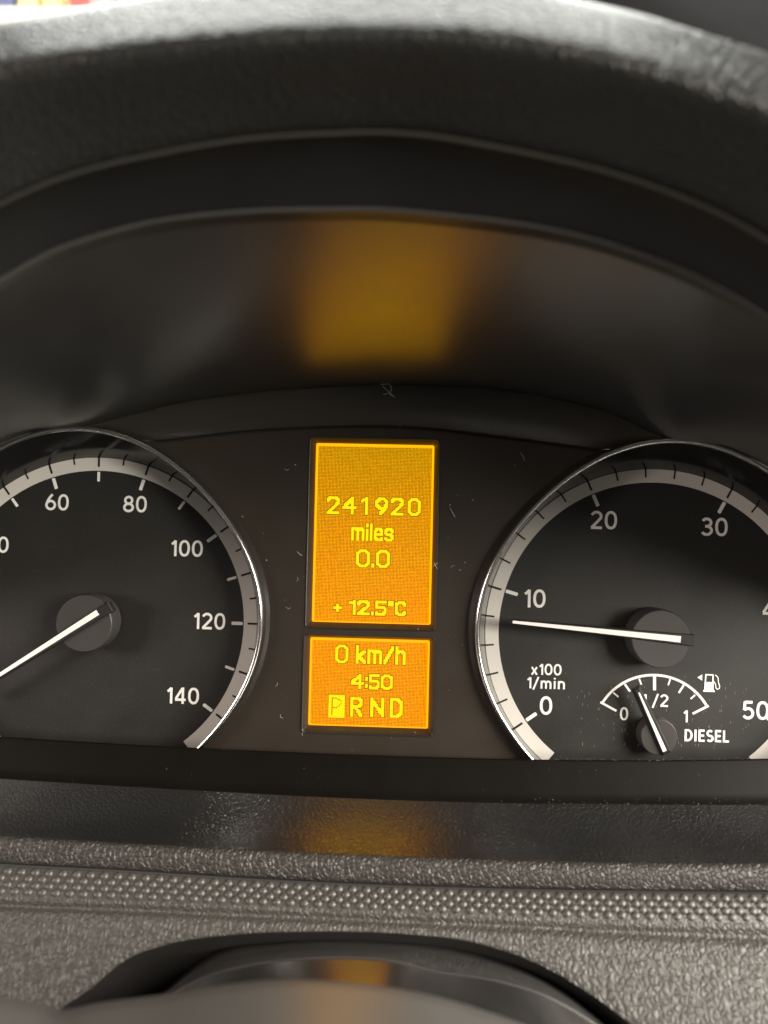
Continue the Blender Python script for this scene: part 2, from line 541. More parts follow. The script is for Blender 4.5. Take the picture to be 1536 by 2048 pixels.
# LCD glyphs drawn with a 2 x 2 brush on the panel's own cells
G = {
    '0': (9, [[(2, 0), (5, 0), (7, 2), (7, 9), (5, 11), (2, 11), (0, 9), (0, 2), (2, 0)]]),
    '1': (5, [[(2.6, 0), (2.6, 11)], [(0, 1.6), (1, 1.4), (2.6, 0.6)]]),
    '2': (9, [[(0, 2), (1, 0.4), (2, 0), (5, 0), (6.6, 1), (7, 2), (7, 3.4), (6, 5), (0, 11)], [(0, 11), (7, 11)]]),
    '4': (10, [[(6, 0), (6, 11)], [(6, 0), (0, 7)], [(0, 7), (7.6, 7)]]),
    '5': (8, [[(6, 0), (0, 0), (0, 4.6), (4.6, 4.6), (6, 6), (6, 9.6), (4.6, 11), (1, 11), (0, 10)]]),
    '9': (10, [[(2.4, 0), (5, 0), (7.2, 2), (7.2, 4.4), (5.4, 6.8), (2.4, 6.8), (0, 4.6), (0, 2.2), (2.4, 0)], [(7.2, 4.4), (5.4, 8), (2.6, 11)]]),
    '.': (2, [[(0, 10), (0, 11)]]),
    ':': (2, [[(0, 3), (0, 4)], [(0, 9), (0, 10)]]),
    '+': (6, [[(0, 6), (4, 6)], [(2, 4), (2, 8)]]),
    'o': (4, [[(0, 0), (2, 0), (2, 2), (0, 2), (0, 0)]]),
    'C': (8, [[(6, 2), (4.6, 0), (2, 0), (0, 2), (0, 9), (2, 11), (4.6, 11), (6, 9)]]),
    'm': (10, [[(0, 4), (0, 11)], [(0, 3.2), (3, 3.2), (4, 4), (4, 11)], [(4, 4), (5, 3.2), (7, 3.2), (8, 4.2), (8, 11)]]),
    'i': (2, [[(0, 0), (0, 1)], [(0, 4.2), (0, 11)]]),
    'l': (2, [[(0, 0), (0, 11)]]),
    'e': (7, [[(0, 7), (5, 7), (5, 4.5), (4, 3.4), (1.4, 3.4), (0, 5), (0, 9.6), (1.4, 11), (4.4, 11), (5, 10)]]),
    's': (7, [[(5, 5), (4, 3.4), (1.4, 3.4), (0, 4.6), (0, 6), (1, 7), (4, 7.2), (5, 8.2), (5, 10), (4, 11), (1, 11), (0, 10)]]),
    'k': (7, [[(0, 0), (0, 11)], [(5, 3.4), (1, 7.2)], [(1.6, 7), (5, 11)]]),
    '/': (7, [[(5, 0), (4.6, 1.4), (0.4, 9.6), (0, 11)]]),
    'h': (7, [[(0, 0), (0, 11)], [(0, 4), (1.4, 3.2), (4, 3.2), (5, 4.4), (5, 11)]]),
    'R': (8, [[(0, 0), (0, 11)], [(0, 0), (4.6, 0), (6, 1.6), (6, 3.6), (4.6, 5.4), (0, 5.4)], [(2.4, 5.6), (6, 11)]]),
    'N': (9, [[(0, 0), (0, 11)], [(7, 0), (7, 11)], [(0, 1), (7, 10)]]),
    'D': (8, [[(0, 0), (0, 11)], [(0, 0), (4, 0), (6, 2), (6, 9), (4, 11), (0, 11)]]),
    ' ': (3, []),
}


def raster(s, gap, n_rows=13, starts=None):
    cells, x0 = set(), 0
    for n_, ch in enumerate(s):
        if starts:
            x0 = starts[n_]
        w, strokes = G[ch]
        for st in strokes:
            for a, b in zip(st[:-1], st[1:]):
                L = max(abs(a[0] - b[0]), abs(a[1] - b[1]), 0.01)
                k = int(L * 4) + 1
                for i in range(k + 1):
                    x = a[0] + (b[0] - a[0]) * i / k
                    y = (a[1] + (b[1] - a[1]) * i / k)
                    X, Y = int(round(x)), int(round(y * (n_rows - 2) / 11.0))
                    for dx in (0, 1):
                        for dy in (0, 1):
                            cells.add((x0 + X + dx, Y + dy))
        x0 += w + gap
    return cells


def lcd_mesh(name, cells, box, z, parent, holes=None):
    """box = photo pixels (x0, y0, x1, y1) of the word's outline on the panel, turned into millimetres"""
    a, b = at(box[0], box[1], z), at(box[2], box[3], z)
    xs = [c[0] for c in cells]
    ys = [c[1] for c in cells]
    X0, X1, Y0, Y1 = min(xs), max(xs) + 1, min(ys), max(ys) + 1
    kx, ky = (b[0] - a[0]) / (X1 - X0), (a[1] - b[1]) / (Y1 - Y0)
    verts, faces, idx = [], [], []

    def quad(x0, y0, x1, y1, zz, mi):
        n = len(verts)
        verts.extend([(a[0] + (x0 - X0) * kx, a[1] - (y1 - Y0) * ky, zz), (a[0] + (x1 - X0) * kx, a[1] - (y1 - Y0) * ky, zz),
                      (a[0] + (x1 - X0) * kx, a[1] - (y0 - Y0) * ky, zz), (a[0] + (x0 - X0) * kx, a[1] - (y0 - Y0) * ky, zz)])
        faces.append((n, n + 1, n + 2, n + 3))
        idx.append(mi)
    e = 0.42
    for (x, y) in cells:
        quad(x, y, x + 1, y + 1, z + 0.03, 0)
    # thin dark rim round every glyph, just behind it (only along open cell sides)
    k = 0
    for (x, y) in sorted(cells):
        for dx, dy in ((1, 0), (-1, 0), (0, 1), (0, -1)):
            if (x + dx, y + dy) in cells:
                continue
            k += 1
            zz = z + 0.004 + 0.00004 * (k % 400)
            if dx:
                quad(x + 1 if dx > 0 else x - e, y - e, x + 1 + e if dx > 0 else x, y + 1 + e, zz, 1)
            else:
                quad(x - e, y + 1 if dy > 0 else y - e, x + 1 + e, y + 1 + e if dy > 0 else y, zz, 1)
    if holes:
        for (x, y) in holes:
            quad(x + 0.1, y, x + 0.75, y + 1, z + 0.045, 1)
    return mesh(name, verts, faces, [M_text, M_textedge], parent, smooth=False, idx=idx)


def display(name, b, fr, label):
    x0, y0, x1, y1 = b
    d = poly_fill(name, rrect(x0 - 0.05, y0 - 0.05, x1 + 0.05, y1 + 0.05, 0.55), [], 5.5, 5.96, M_margin, cluster)
    d['label'] = label
    fl = [(x, y) for x, y in fr]
    inner = rrect(x0, y0, x1, y1, 0.5)
    rows = [[(x, y, FZ + 0.25) for x, y in fl],
            [(x * 0.97 + ix * 0.03, y * 0.97 + iy * 0.03, FZ + 0.32) for (x, y), (ix, iy) in zip(fl, inner)],
            [(x * 0.80 + ix * 0.20, y * 0.80 + iy * 0.20, FZ + 0.12) for (x, y), (ix, iy) in zip(fl, inner)],
            [(x * 0.1 + ix * 0.9, y * 0.1 + iy * 0.9, 6.3) for (x, y), (ix, iy) in zip(fl, inner)],
            [(x, y, 5.9) for x, y in inner]]
    loft("display_frame", rows, M_frame, d, closed=True)
    poly_fill("screen", rrect(x0 + 0.65, y0 + 0.30, x1 - 0.55, y1 - 0.75, 0.2), [], 5.9, 5.985, M_screen, d)
    return d


up = display("upper_display", (ux0, uy0, ux1, uy1), UFR, "taller amber screen reading 241920 miles")
lo = display("lower_display", (lx0, ly0, lx1, ly1), LFR, "shorter amber screen reading 0 km/h, 4:50 and PRND")
ZS = 6.0
lcd_mesh("odometer_reading", raster("241920", 3, 13, (0, 11, 24, 34, 45, 57)), (654, 992.5, 841, 1032), ZS, up)
lcd_mesh("unit_word", raster("miles", 1), (703, 1046, 787, 1083), ZS, up)
lcd_mesh("trip_reading", raster("0.0", 1), (712.5, 1098.5, 779.5, 1136), ZS, up)
lcd_mesh("temperature_reading", raster("+ 12.5oC", 1, 11), (667, 1199, 812, 1232.5), ZS, up)
lcd_mesh("speed_reading", raster("0 km/h", 1, 14), (671, 1289, 811, 1330), ZS, lo)
lcd_mesh("clock_reading", raster("4:50", 1, 11), (702, 1347, 785, 1380), ZS, lo)
pc = {(x, y) for x in range(11) for y in range(17)}
ph = [(2, y) for y in range(2, 15)] + [(x, 2) for x in range(3, 6)] + [(6, 3), (7, 3), (8, 4), (8, 6), (7, 7), (6, 8)] + [(x, 9) for x in range(3, 6)]
lcd_mesh("park_symbol", pc, (657.5, 1389, 689, 1436), ZS, lo, holes=ph)
lcd_mesh("gear_letter", raster("R", 1, 15), (701, 1394, 724.5, 1434), ZS, lo)
lcd_mesh("gear_letter", raster("N", 1, 15), (741, 1395, 768, 1434.5), ZS, lo)
lcd_mesh("gear_letter", raster("D", 1, 15), (780, 1396, 805, 1436), ZS, lo)


# ---- dials
def ring_pts(cx, cy, r, z, n=144, q=0.0):
    return [(cx + (r + q * math.cos(4 * t)) * math.cos(t), cy + (r + q * math.cos(4 * t)) * math.sin(t), z)
            for t in (2 * math.pi * i / n for i in range(n))]


def annulus(name, cx, r0, r1, a0, a1, z0, z1, mat, parent, n=120):
    verts, faces = [], []
    for i in range(n + 1):
        t = math.radians(a0 + (a1 - a0) * i / n)
        c, s = math.cos(t), math.sin(t)
        for r, z in ((r0, z0), (r0, z1), (r1, z1), (r1, z0)):
            verts.append((cx[0] + r * c, cx[1] + r * s, z))
    for i in range(n):
        for k in range(3):
            p = i * 4 + k
            faces.append((p, p + 1, p + 5, p + 4))
    return mesh(name, verts, faces, mat, parent, smooth=False)


def disc(name, cx, cy, prof, mats, parent, n=64):
    """turned piece: prof = [(r, z)], closed on top"""
    rows = [ring_pts(cx, cy, r, z, n) for r, z in prof]
    verts = [v for r in rows for v in r]
    faces = []
    for i in range(len(rows) - 1):
        for j in range(n):
            k = (j + 1) % n
            faces.append((i * n + j, i * n + k, (i + 1) * n + k, (i + 1) * n + j))
    faces.append(tuple((len(rows) - 1) * n + j for j in range(n)))
    o = mesh(name, verts, faces, mats, parent, smooth=True)
    o.data.polygons[-1].use_smooth = False
    return o


RING = {-1: (-81.4, 2.25, 51.1), 1: (81.7, 1.65, 51.6)}


def dial(name, sgn, label):
    cx = 80.0 * sgn
    d = disc(name, cx, 0, [(47.7, -1.0), (47.7, 0.0)], M_dial, cluster, 96)
    d['label'] = label
    rx, ry, rr = RING[sgn]
    loft("dial_wall", [ring_pts(cx, 0, 47.25, -0.3), ring_pts(cx, 0, 47.3, 0.25), ring_pts((cx + rx) / 2, ry / 2, (47.3 + rr - 0.9) / 2, 6, q=0.4),
                       ring_pts(rx, ry, rr - 0.9, 11.6, q=1.0)], M_wall, d, closed=True)
    loft("bezel_ring", [ring_pts(rx, ry, rr - 0.92, 11.3, q=1.0), ring_pts(rx, ry, rr - 0.85, 12.0, q=1.0), ring_pts(rx, ry, rr - 0.55, 12.42, q=1.0),
                        ring_pts(rx, ry, rr - 0.15, 12.5, q=1.0), ring_pts(rx, ry, rr + 0.25, 12.3, q=1.0), ring_pts(rx, ry, rr + 0.45, 11.7, q=1.0),
                        ring_pts(rx, ry, rr + 0.5, 10.9, q=1.0)], M_chrome, d, closed=True)
    loft("bezel_skirt", [ring_pts(rx, ry, rr + 0.47, 11.0, q=1.0), ring_pts(rx, ry, rr + 0.75, 10.6, q=1.0), ring_pts(rx, ry, rr + 1.0, 9.3, q=1.0),
                         ring_pts(rx, ry, rr + 1.9, FZ + 0.05, q=1.0), ring_pts(rx, ry, rr + 2.0, FZ - 0.5, q=1.0)], M_frame, d, closed=True)
    return d


def pol(sgn, r, a):
    t = math.radians(a)
    return (80.0 * sgn + r * math.cos(t), r * math.sin(t))


speedo = dial("speedometer", -1, "dial on the left marked 60 to 140 with its needle resting low")
tacho = dial("rev_counter", 1, "dial on the right marked 0 to 50 with its needle just below 10")

angL = lambda v: 90.3 - (v - 70) * 1.8009
angR = lambda v: 88.0 - (v - 25) * 5.1043 if v <= 32 else 52.27 - (v - 32) * 4.82
annulus("scale_band", (-80, 0), 43.4, 47.2, angL(140) - 16, angL(0) + 16, 0.02, 0.12, M_band, speedo)
annulus("scale_band", (80, 0), 43.4, 47.2, angR(50) - 16, angR(0) + 16, 0.02, 0.12, M_band, tacho)
for v in range(0, 141, 5):
    a = angL(v)
    bar("band_tick", pol(-1, 44.5 if v % 10 == 0 else 45.55, a), pol(-1, 47.25, a), 0.62 if v % 10 == 0 else 0.5, 0.62 if v % 10 == 0 else 0.5, 0.1, 0.16, M_tick, speedo)
    if v % 10 == 0:
        big = v % 20 == 0
        bar("scale_tick", pol(-1, 40.0 if big else 40.4, a), pol(-1, 42.95, a), 0.95 if big else 0.78, 0.95 if big else 0.78, 0.02, 0.12, M_white, speedo, rnd=0.35)
for v in range(0, 51, 2):
    a = angR(v)
    big = v % 10 == 0
    bar("band_tick", pol(1, 44.45 if big else 44.85, a), pol(1, 47.25, a), 0.62 if big else 0.5, 0.62 if big else 0.5, 0.1, 0.16, M_tick, tacho)
    if big:
        bar("scale_tick", pol(1, 39.75, a), pol(1, 42.95, a), 1.0, 1.0, 0.02, 0.12, M_white, tacho, rnd=0.35)

ZL = lambda x, y: (x * 560 / 1536, 820 + y * 560 / 1536)
ZR = lambda x, y: (920 + x * 616 / 1536, 860 + y * 616 / 1536)


def num(s, zx, zy, hpx, Z, k, parent, name="numeral", sx=1.05, wt=0.152, space=0.12):
    p = at(*Z(zx, zy), 0.1)
    return text(name, s, p[0], p[1], hpx * k / FPX * CAM[2], 0.11, M_white, parent, sx, wt, space)


kL, kR = 560 / 1536, 616 / 1536
for s, zx, zy in (("60", 313, 506), ("80", 741, 516), ("100", 1025, 759), ("120", 1149, 1158), ("140", 1003, 1567), ("40", -18, 738)):
    num(s, zx, zy, 90, ZL, kL, speedo)
for s, zx, zy in (("0", 429, 1374), ("10", 373, 840), ("20", 717, 449), ("30", 1269, 483), ("40", 1577, 893), ("50", 1474, 1398)):
    num(s, zx, zy, 90, ZR, kR, tacho)
num("x100", 431, 1194, 55, ZR, kR, tacho, "unit_lettering", 1.08, 0.165, 0.11)
num("1/min", 429, 1262, 56, ZR, kR, tacho, "unit_lettering", 1.13, 0.165, 0.11)


def tapered(name, p, q, w0, w1, z0, z1, mat, parent, chamfer=0.0):
    """raised needle blade with sloping flanks"""
    p, q = np.array(p[:2], float), np.array(q[:2], float)
    d = (q - p) / np.hypot(*(q - p))
    n = np.array([-d[1], d[0]])
    v = []
    for z, c in ((z0, 0), (z1 - chamfer, 0), (z1, chamfer)):
        for pt, w, e in ((p, w0, 1), (q, w1, -1)):
            for s in (-1, 1) if e == 1 else (1, -1):
                b = pt + d * e * c + n * s * max(w / 2 - c, 0.05)
                v.append((b[0], b[1], z))
    f = [(0, 1, 2, 3)[::-1], (8, 9, 10, 11)]
    for r in (0, 4):
        for i in range(4):
            f.append((r + i, r + (i + 1) % 4, r + 4 + (i + 1) % 4, r + 4 + i))
    return mesh(name, v, f, mat, parent, smooth=False)


def needle(parent, cx, hub_r, tip, tail, stripe_tip, stripe_tail, wt, wb, st, sb, z):
    disc("needle_hub", cx, 0, [(hub_r + 0.1, 1.0), (hub_r + 0.1, z - 0.9), (hub_r, z - 0.25), (hub_r - 0.25, z)], M_hub, parent)
    tapered("needle", tip, tail, wt, wb, z - 1.6, z + 0.9, M_carrier, parent, 0.22)
    bar("needle_stripe", stripe_tip, stripe_tail, st, sb, z + 0.85, z + 0.98, M_white, parent)


HZ = 7.6
zz = HZ + 0.95
# speedometer needle: from the tail near the hub's edge out to the zero mark, lower left
tail = at(*ZL(605, 1079), zz)
stl = at(*ZL(536, 1110), zz)
ref = at(*ZL(0, 1454), zz)
u = (ref - tail)[:2] / np.hypot(*(ref - tail)[:2])
tip = np.array(tail[:2]) + u * 48.5
needle(speedo, -80.0, 7.95, tip, tail, tip + -u * 0.6, stl, 1.2, 3.0, 0.75, 1.6, HZ)
tail = at(*ZR(1168, 1050), zz)
tipR = at(*ZR(255, 956), zz)
needle(tacho, 80.0, 7.95, tipR, tail, at(*ZR(263, 957), zz), at(*ZR(1101, 1044), zz), 1.0, 3.2, 0.75, 1.75, HZ)

# ---- fuel gauge on the rev counter's dial
fuel = annulus("fuel_gauge", (81.0, -28.36), 16.75, 17.45, 30.2, 149.6, 0.02, 0.12, M_white, cluster, 40)
fuel['label'] = "small arc scale marked 0, 1/2 and 1 above the word DIESEL"
for a, b, w in (((700, 1357), (780, 1401), 11), ((1240, 1375), (1160, 1415), 11), ((765, 1310), (790, 1331), 8), ((822, 1268), (848, 1304), 10), ((893, 1240), (905, 1270), 8),
                ((970, 1222), (970, 1298), 15), ((1048, 1243), (1038, 1273), 8), ((1116, 1272), (1091, 1311), 10), ((1173, 1321), (1150, 1341), 8)):
    bar("scale_tick", at(*ZR(*a), 0.1), at(*ZR(*b), 0.1), w * kR / FPX * 212, w * kR / FPX * 212, 0.03, 0.13, M_white, fuel)
num("0", 818, 1415, 64, ZR, kR, fuel, sx=0.95)
num("1", 920, 1347, 61, ZR, kR, fuel)
num("/2", 999, 1349, 61, ZR, kR, fuel)
num("1", 1125, 1427, 60, ZR, kR, fuel)
num("DIESEL", 1231, 1525, 57, ZR, kR, fuel, "fuel_lettering", 1.03, 0.185, 0.10)


def zpoly(name, pts, z, mat, parent):
    v = [tuple(at(*ZR(*p), 0.1)[:2]) + (z,) for p in pts]
    return mesh(name, v, [tuple(range(len(v)))[::-1]], mat, parent, smooth=False)


def stroke(pts, w):
    """closed outline of an open stroke"""
    P = [np.array(p, float) for p in pts]
    L, R_ = [], []
    for i, p in enumerate(P):
        d = P[min(i + 1, len(P) - 1)] - P[max(i - 1, 0)]
        d /= np.hypot(*d)
        n = np.array([-d[1], d[0]]) * w / 2
        L.append(p + n)
        R_.append(p - n)
    return L, R_


def pump_symbol():
    verts, faces = [], []

    def add(poly):
        n = len(verts)
        verts.extend([tuple(at(*ZR(*p), 0.1)[:2]) + (0.11,) for p in poly])
        faces.append(tuple(range(n, n + len(poly))))
    add([(1183, 1234), (1208, 1219), (1208, 1250)])
    add([(1219, 1256), (1265, 1258), (1265, 1298), (1218, 1296)])
    add([(1213, 1296.2), (1270, 1298.2), (1270, 1307), (1213, 1305)])
    add([(1223, 1217), (1230, 1217), (1227, 1255.8), (1220, 1255.8)])
    add([(1258, 1219), (1265, 1219), (1265, 1257.8), (1258, 1257.6)])
    add([(1230.2, 1217), (1257.8, 1218), (1257.8, 1225), (1230, 1224)])
    L, R_ = stroke([(1272.7, 1221.3), (1281, 1228), (1287.3, 1237), (1288.5, 1258), (1295, 1278), (1293, 1289), (1284.5, 1293), (1276.5, 1287), (1274, 1267), (1265.6, 1254)], 5)
    for i in range(len(L) - 1):
        add([L[i], L[i + 1], R_[i + 1], R_[i]])
    return mesh("pump_symbol", verts, faces, M_white, fuel, smooth=False)


pump_symbol()
fh = at(*ZR(994, 1533), 5.0)
disc("needle_hub", fh[0], fh[1], [(5.1, 0.6), (5.1, 4.2), (5.0, 4.8), (4.8, 5.0)], M_hub, fuel, 48)
t0, t1 = at(*ZR(880, 1285), 6), at(*ZR(1036, 1618), 6)
tapered("needle", t0, t1, 2.3, 3.0, 4.0, 6.0, M_carrier, fuel, 0.6)
bar("needle_stripe", at(*ZR(893, 1310), 6.1), at(*ZR(1022, 1602), 6.1), 0.45, 1.1, 5.95, 6.06, M_white, fuel)

# ---- face plate, upper strip, surround, front sill
xsB = np.linspace(-260, 1800, 120)
fAp, fBp = spline(cA), spline(cB)
topB = np.array([at(x, float(fBp(x)) if 150 < x < 1370 else float(fAp(x)) - 4, FZ) for x in xsB])
XB = np.linspace(140, 1375, 80)
botF = sample(cF, FZ, xsB)
outer = [tuple(p[:2]) for p in topB] + [(p[0], p[1] - 6) for p in botF[::-1]]
holes = []
for s in (-1, 1):
    rx, ry, rr = RING[s]
    holes.append([(p[0], p[1]) for p in ring_pts(rx, ry, rr - 0.3, 0, 96, q=1.0)])


def inset(fr, k):
    c = np.mean(np.array(fr), 0)
    return [tuple(c + (np.array(p) - c) * k) for p in fr]


# the dial rings reach outside the plate at the far sides: keep the plate between them there
holes_in = [UFR, LFR]
plate = poly_fill("face_plate", outer, holes + holes_in, FZ - 1.0, FZ, M_face, cluster)
loft("plate_groove", [sample([(x, y + 1) for x, y in cB], FZ - 0.02, XB), sample([(x, y - 1) for x, y in cB], FZ - 1.6, XB), sample([(x, y - 7) for x, y in cB], FZ + 0.1, XB)], M_tick, cluster)
loft("upper_strip", [sample([(x, y - 5) for x, y in cB], FZ - 0.4, XB), sample([(x, y - 8) for x, y in cB], FZ + 0.6, XB),
                     sample([(x, y + 4) for x, y in cA], FZ + 2.4, XB), sample(cA, FZ + 2.2, XB), sample([(x, y - 8) for x, y in cA], FZ + 0.5, XB)], M_strip, cluster)

zc = 86.0
rows = []
fA, fC = spline(cA), spline([(x, y + 30) for x, y in cC])
A0 = sample(cA, FZ + 1.6, XS)
C0 = sample([(x, y + 25) for x, y in cC], zc - 2.5, XS)
for k in range(13):
    t = k / 12
    rows.append(A0 * (1 - t) + C0 * t)
    rows[-1][:, 1] = A0[:, 1] + (C0[:, 1] - A0[:, 1]) * t ** 1.3
loft("surround", rows, M_ceil, cluster)

F0 = sample(cF, 12.9, XS)
Fm = sample([(x, y + 1) for x, y in cF], 13.3, XS)
F1 = sample([(x, y + 4) for x, y in cF], 13.5, XS)
G0 = sample([(x, y - 3) for x, y in cG], 17.6, XS)
G1 = sample(cG, 18.2, XS)
loft("front_sill", [F0 + np.array([0, -5.5, -13.5]), F0 + np.array([0, -0.25, -0.5]), F0, Fm, F1] + [F1 * (1 - t) + G0 * t for t in (0.25, 0.5, 0.75)] + [G0, G1, G1 + np.array([0, -3, 0.1])], M_gloss, cluster)

lensT = sample([(x, y + 14) for x, y in cC], zc - 1.5, XS)
lensB = sample([(x, y - 2) for x, y in cG], 18.4, XS)
rows = []
for k in range(13):
    t = k / 12
    rows.append(lensT * (1 - t) + lensB * t + np.array([0, 0, 4.0 * math.sin(math.pi * t)]))
loft("lens", rows, M_lens, cluster)

# dust flakes and fibres lying on the face plate, strip and front sill
dv, df = [], []


def flake(p, s):
    n = len(dv)
    a = random.random() * 6.28
    for k in range(5):
        t = a + k * 1.257
        r = s * random.uniform(0.5, 1.0)
        dv.append((p[0] + r * math.cos(t), p[1] + r * math.sin(t), p[2] + random.uniform(0, 0.05)))
    df.append(tuple(range(n, n + 5)))


def fibre(pts, w):
    P = []
    for i in range(len(pts) - 1):
        for k in range(4):
            P.append(np.array(pts[i]) * (1 - k / 4) + np.array(pts[i + 1]) * k / 4)
    P.append(np.array(pts[-1]))
    for i in range(len(P) - 1):
        d = P[i + 1] - P[i]
        m = np.array([-d[1], d[0], 0]) / max(np.hypot(d[0], d[1]), 1e-6) * w
        n = len(dv)
        dv.extend([tuple(P[i] + m), tuple(P[i] - m), tuple(P[i + 1] - m), tuple(P[i + 1] + m)])
        df.append((n, n + 1, n + 2, n + 3))


for px, py, s in ((485, 1033, 0.28), (533, 1120, 0.25), (527, 1067, 0.15), (930, 1125, 0.2), (920, 1140, 0.18), (945, 1000, 0.2), (900, 1010, 0.2), (608, 1153, 0.12), (591, 930, 0.2),
                  (706, 1263, 0.1), (836, 1258, 0.14), (610, 1424, 0.13), (783, 1476, 0.12), (830, 1465, 0.18), (704, 1500, 0.12), (1030, 930, 0.15), (915, 990, 0.15), (896, 1075, 0.12), (570, 1200, 0.1), (898, 1380, 0.1), (925, 1290, 0.12)):
    flake(at(px, py, FZ + 0.12), s)
for px, py, z in ((978, 858, 11.5), (800, 852, 11.5), (908, 716, 24), (660, 712, 22)):
    flake(at(px, py, z), 0.16)
for k in range(70):
    px = random.uniform(950, 1536)
    flake(at(px, float(spline(cG)(px)) - 3 + random.gauss(0, 5), 18.9), random.uniform(0.04, 0.11))
for k in range(40):
    px = random.uniform(20, 1500)
    flake(at(px, random.uniform(1530, 1590), 18.0), random.uniform(0.03, 0.07))
for k in range(90):
    px, py = random.uniform(480, 1000), random.uniform(900, 1490)
    if 605 < px < 885 and 868 < py < 1462:
        continue
    flake(at(px, py, FZ + 0.1), random.choice((0.03, 0.04, 0.05, 0.08)))
for k in range(60):
    q = pol(random.choice((-1, 1)), random.uniform(9, 39), random.uniform(0, 360))
    flake((q[0], q[1], 0.16), random.choice((0.03, 0.035, 0.05, 0.07)))
for k in range(110):      # short lint standing on the lower part of the right dial and along its edge
    px, py = random.uniform(1130, 1536), 1500 - abs(random.gauss(0, 70))
    q = at(px, py, 0.16)
    if math.hypot(q[0] - 80, q[1]) < 38 and q[1] < -9:
        fibre([q, q + np.array([random.uniform(-0.25, 0.15), random.uniform(0.3, 0.9), 0.03])], random.uniform(0.012, 0.028))
for k in range(90):
    px = random.uniform(1080, 1536)
    flake(at(px, float(spline(cF)(px)) + 1 - abs(random.gauss(0, 3)), 13.6), random.uniform(0.03, 0.09))
for k in range(16):
    px, py = random.uniform(520, 980), random.uniform(900, 1480)
    if 595 < px < 895 and 860 < py < 1470:
        continue
    a = random.uniform(0, 6.28)
    fibre([at(px, py, FZ + 0.12), at(px + 5 * math.cos(a), py + 5 * math.sin(a), FZ + 0.2), at(px + 9 * math.cos(a + 0.6), py + 9 * math.sin(a + 0.6), FZ + 0.12)], 0.035)
for pts in (((762, 769), (772, 768), (780, 764), (790, 766)), ((765, 772), (775, 781), (786, 793)), ((776, 764), (783, 775), (780, 792)), ((766, 789), (780, 786), (790, 795))):
    fibre([at(x, y, FZ + 3.0) for x, y in pts], 0.10)
for pts in (((900, 1016), (906, 1027), (910, 1034)), ((594, 1103), (600, 1109), (604, 1111)), ((866, 1133), (872, 1128), (876, 1126)), ((868, 1125), (871, 1131), (875, 1138)), ((1040, 905), (1046, 912), (1049, 922))):
    fibre([at(x, y, FZ + 0.6) for x, y in pts], 0.06)
dust = mesh("dust", dv, df, M_dust, cluster, smooth=False)
dust['kind'] = "stuff"

# ================================================================== HOOD OVER THE CLUSTER
hood = thing("instrument_hood", "black grained hood arching over the instrument cluster with a shiny rounded brow", "hood")


HO = 13.0


def mixc(c1, c2, t, dy=0):
    f1, f2 = spline(c1), spline(c2)
    return [(x, float(f1(x)) * (1 - t) + float(f2(x)) * t + dy) for x in np.linspace(-260, 1800, 30)]


rows = [sample([(x, y + 3) for x, y in cD], 84.5 + HO, XS), sample(cD, 85.4 + HO, XS)]
for t, z in ((0.06, 86.4), (0.2, 88.4), (0.4, 91.3), (0.6, 94.2), (0.8, 97.0), (0.92, 98.3)):
    rows.append(sample(mixc(cD, cE, t), z + HO, XS))
rows.append(sample(cE, 98.8 + HO, XS))
for t, z in ((0.1, 98.6), (0.25, 97.7), (0.45, 96.2), (0.7, 94.2), (0.9, 92.5), (1.0, 91.2)):
    rows.append(sample(mixc(cE, cK, t), z + HO, XS))
kr = rows[-1]
for dz, dy in ((-6, 3.0), (-16, 6.5), (-40, 11.0), (-90, 15.0)):
    rows.append(kr + np.array([0, dy, dz]))
loft("hood_shell", rows, M_hood, hood)
rows = [sample([(x, y + 1) for x, y in cD], 84.9 + HO, XS), sample([(x, y + 6) for x, y in cD], 85.0 + HO, XS), sample([(x, y + 14) for x, y in cD], 84.0 + HO, XS)]
for t, z in ((0.3, 94.5), (0.6, 91.0), (0.9, 88.4), (0.985, 87.6)):
    rows.append(sample(mixc(cD, cC, t), z, XS))
loft("hood_underside", rows, M_trim, hood)
rows = [sample([(x, y + d) for x, y in cC], z, XS) for d, z in ((-3, 87.0), (0, 87.9), (4, 88.0), (8, 87.6), (12, 86.6), (20, 84.8), (28, 83.0), (28.5, 81))]
loft("hood_edge", rows, M_edge, hood)
rows = [sample([(x, y + d) for x, y in cD], z, XS) for d, z in ((-2, 85.6 + HO), (0, 86.4 + HO), (3, 86.8 + HO), (6, 86.5 + HO), (9, 85.4 + HO))]
loft("seam_trim", rows, M_seam, hood)

# ================================================================== DASHBOARD BELOW THE CLUSTER
dash = thing("dashboard", "grey grained dashboard panel below the instruments with a strip of raised dots", "dashboard")
G2 = sample([(x, y - 1) for x, y in cG], 18.0, XS)
H0 = sample(cH, 35.2, XS)
rows = []
for k in range(15):
    t = k / 14
    rows.append(G2 * (1 - t) + H0 * t + np.array([0, -1.15 * math.sin(math.pi * t), 0]))
loft("shelf", rows, M_shelf, dash)
cH2 = mixc(cH, cI, 0.12)
rows = [sample([(x, y - 1.5) for x, y in cH], 34.0, XS), sample([(x, y + 1) for x, y in cH], 35.8, XS)]
for t, z in ((0.10, 36.6), (0.22, 37.2), (0.4, 37.7), (0.6, 38.0), (0.82, 38.1), (0.93, 37.9), (0.98, 37.0), (1.0, 34.5)):
    rows.append(sample(mixc(cH, cI, t), z, XS))
loft("lip_strip", rows, M_lip, dash)

# panel plane below the groove: falls toward the driver at about 55 degrees
def plane_z(px, py, z0=38.6):
    """point of the panel plane under a pixel"""
    d = np.array([(px - 768) / FPX, -(py - 1024) / FPX, -1.0]) @ ROT
    # plane: (y + 55.2) = -1.43 * (z - z0)
    t = ((-55.2 + 1.43 * z0) - CAM[1] - 1.43 * CAM[2]) / (d[1] + 1.43 * d[2])
    return CAM + d * t


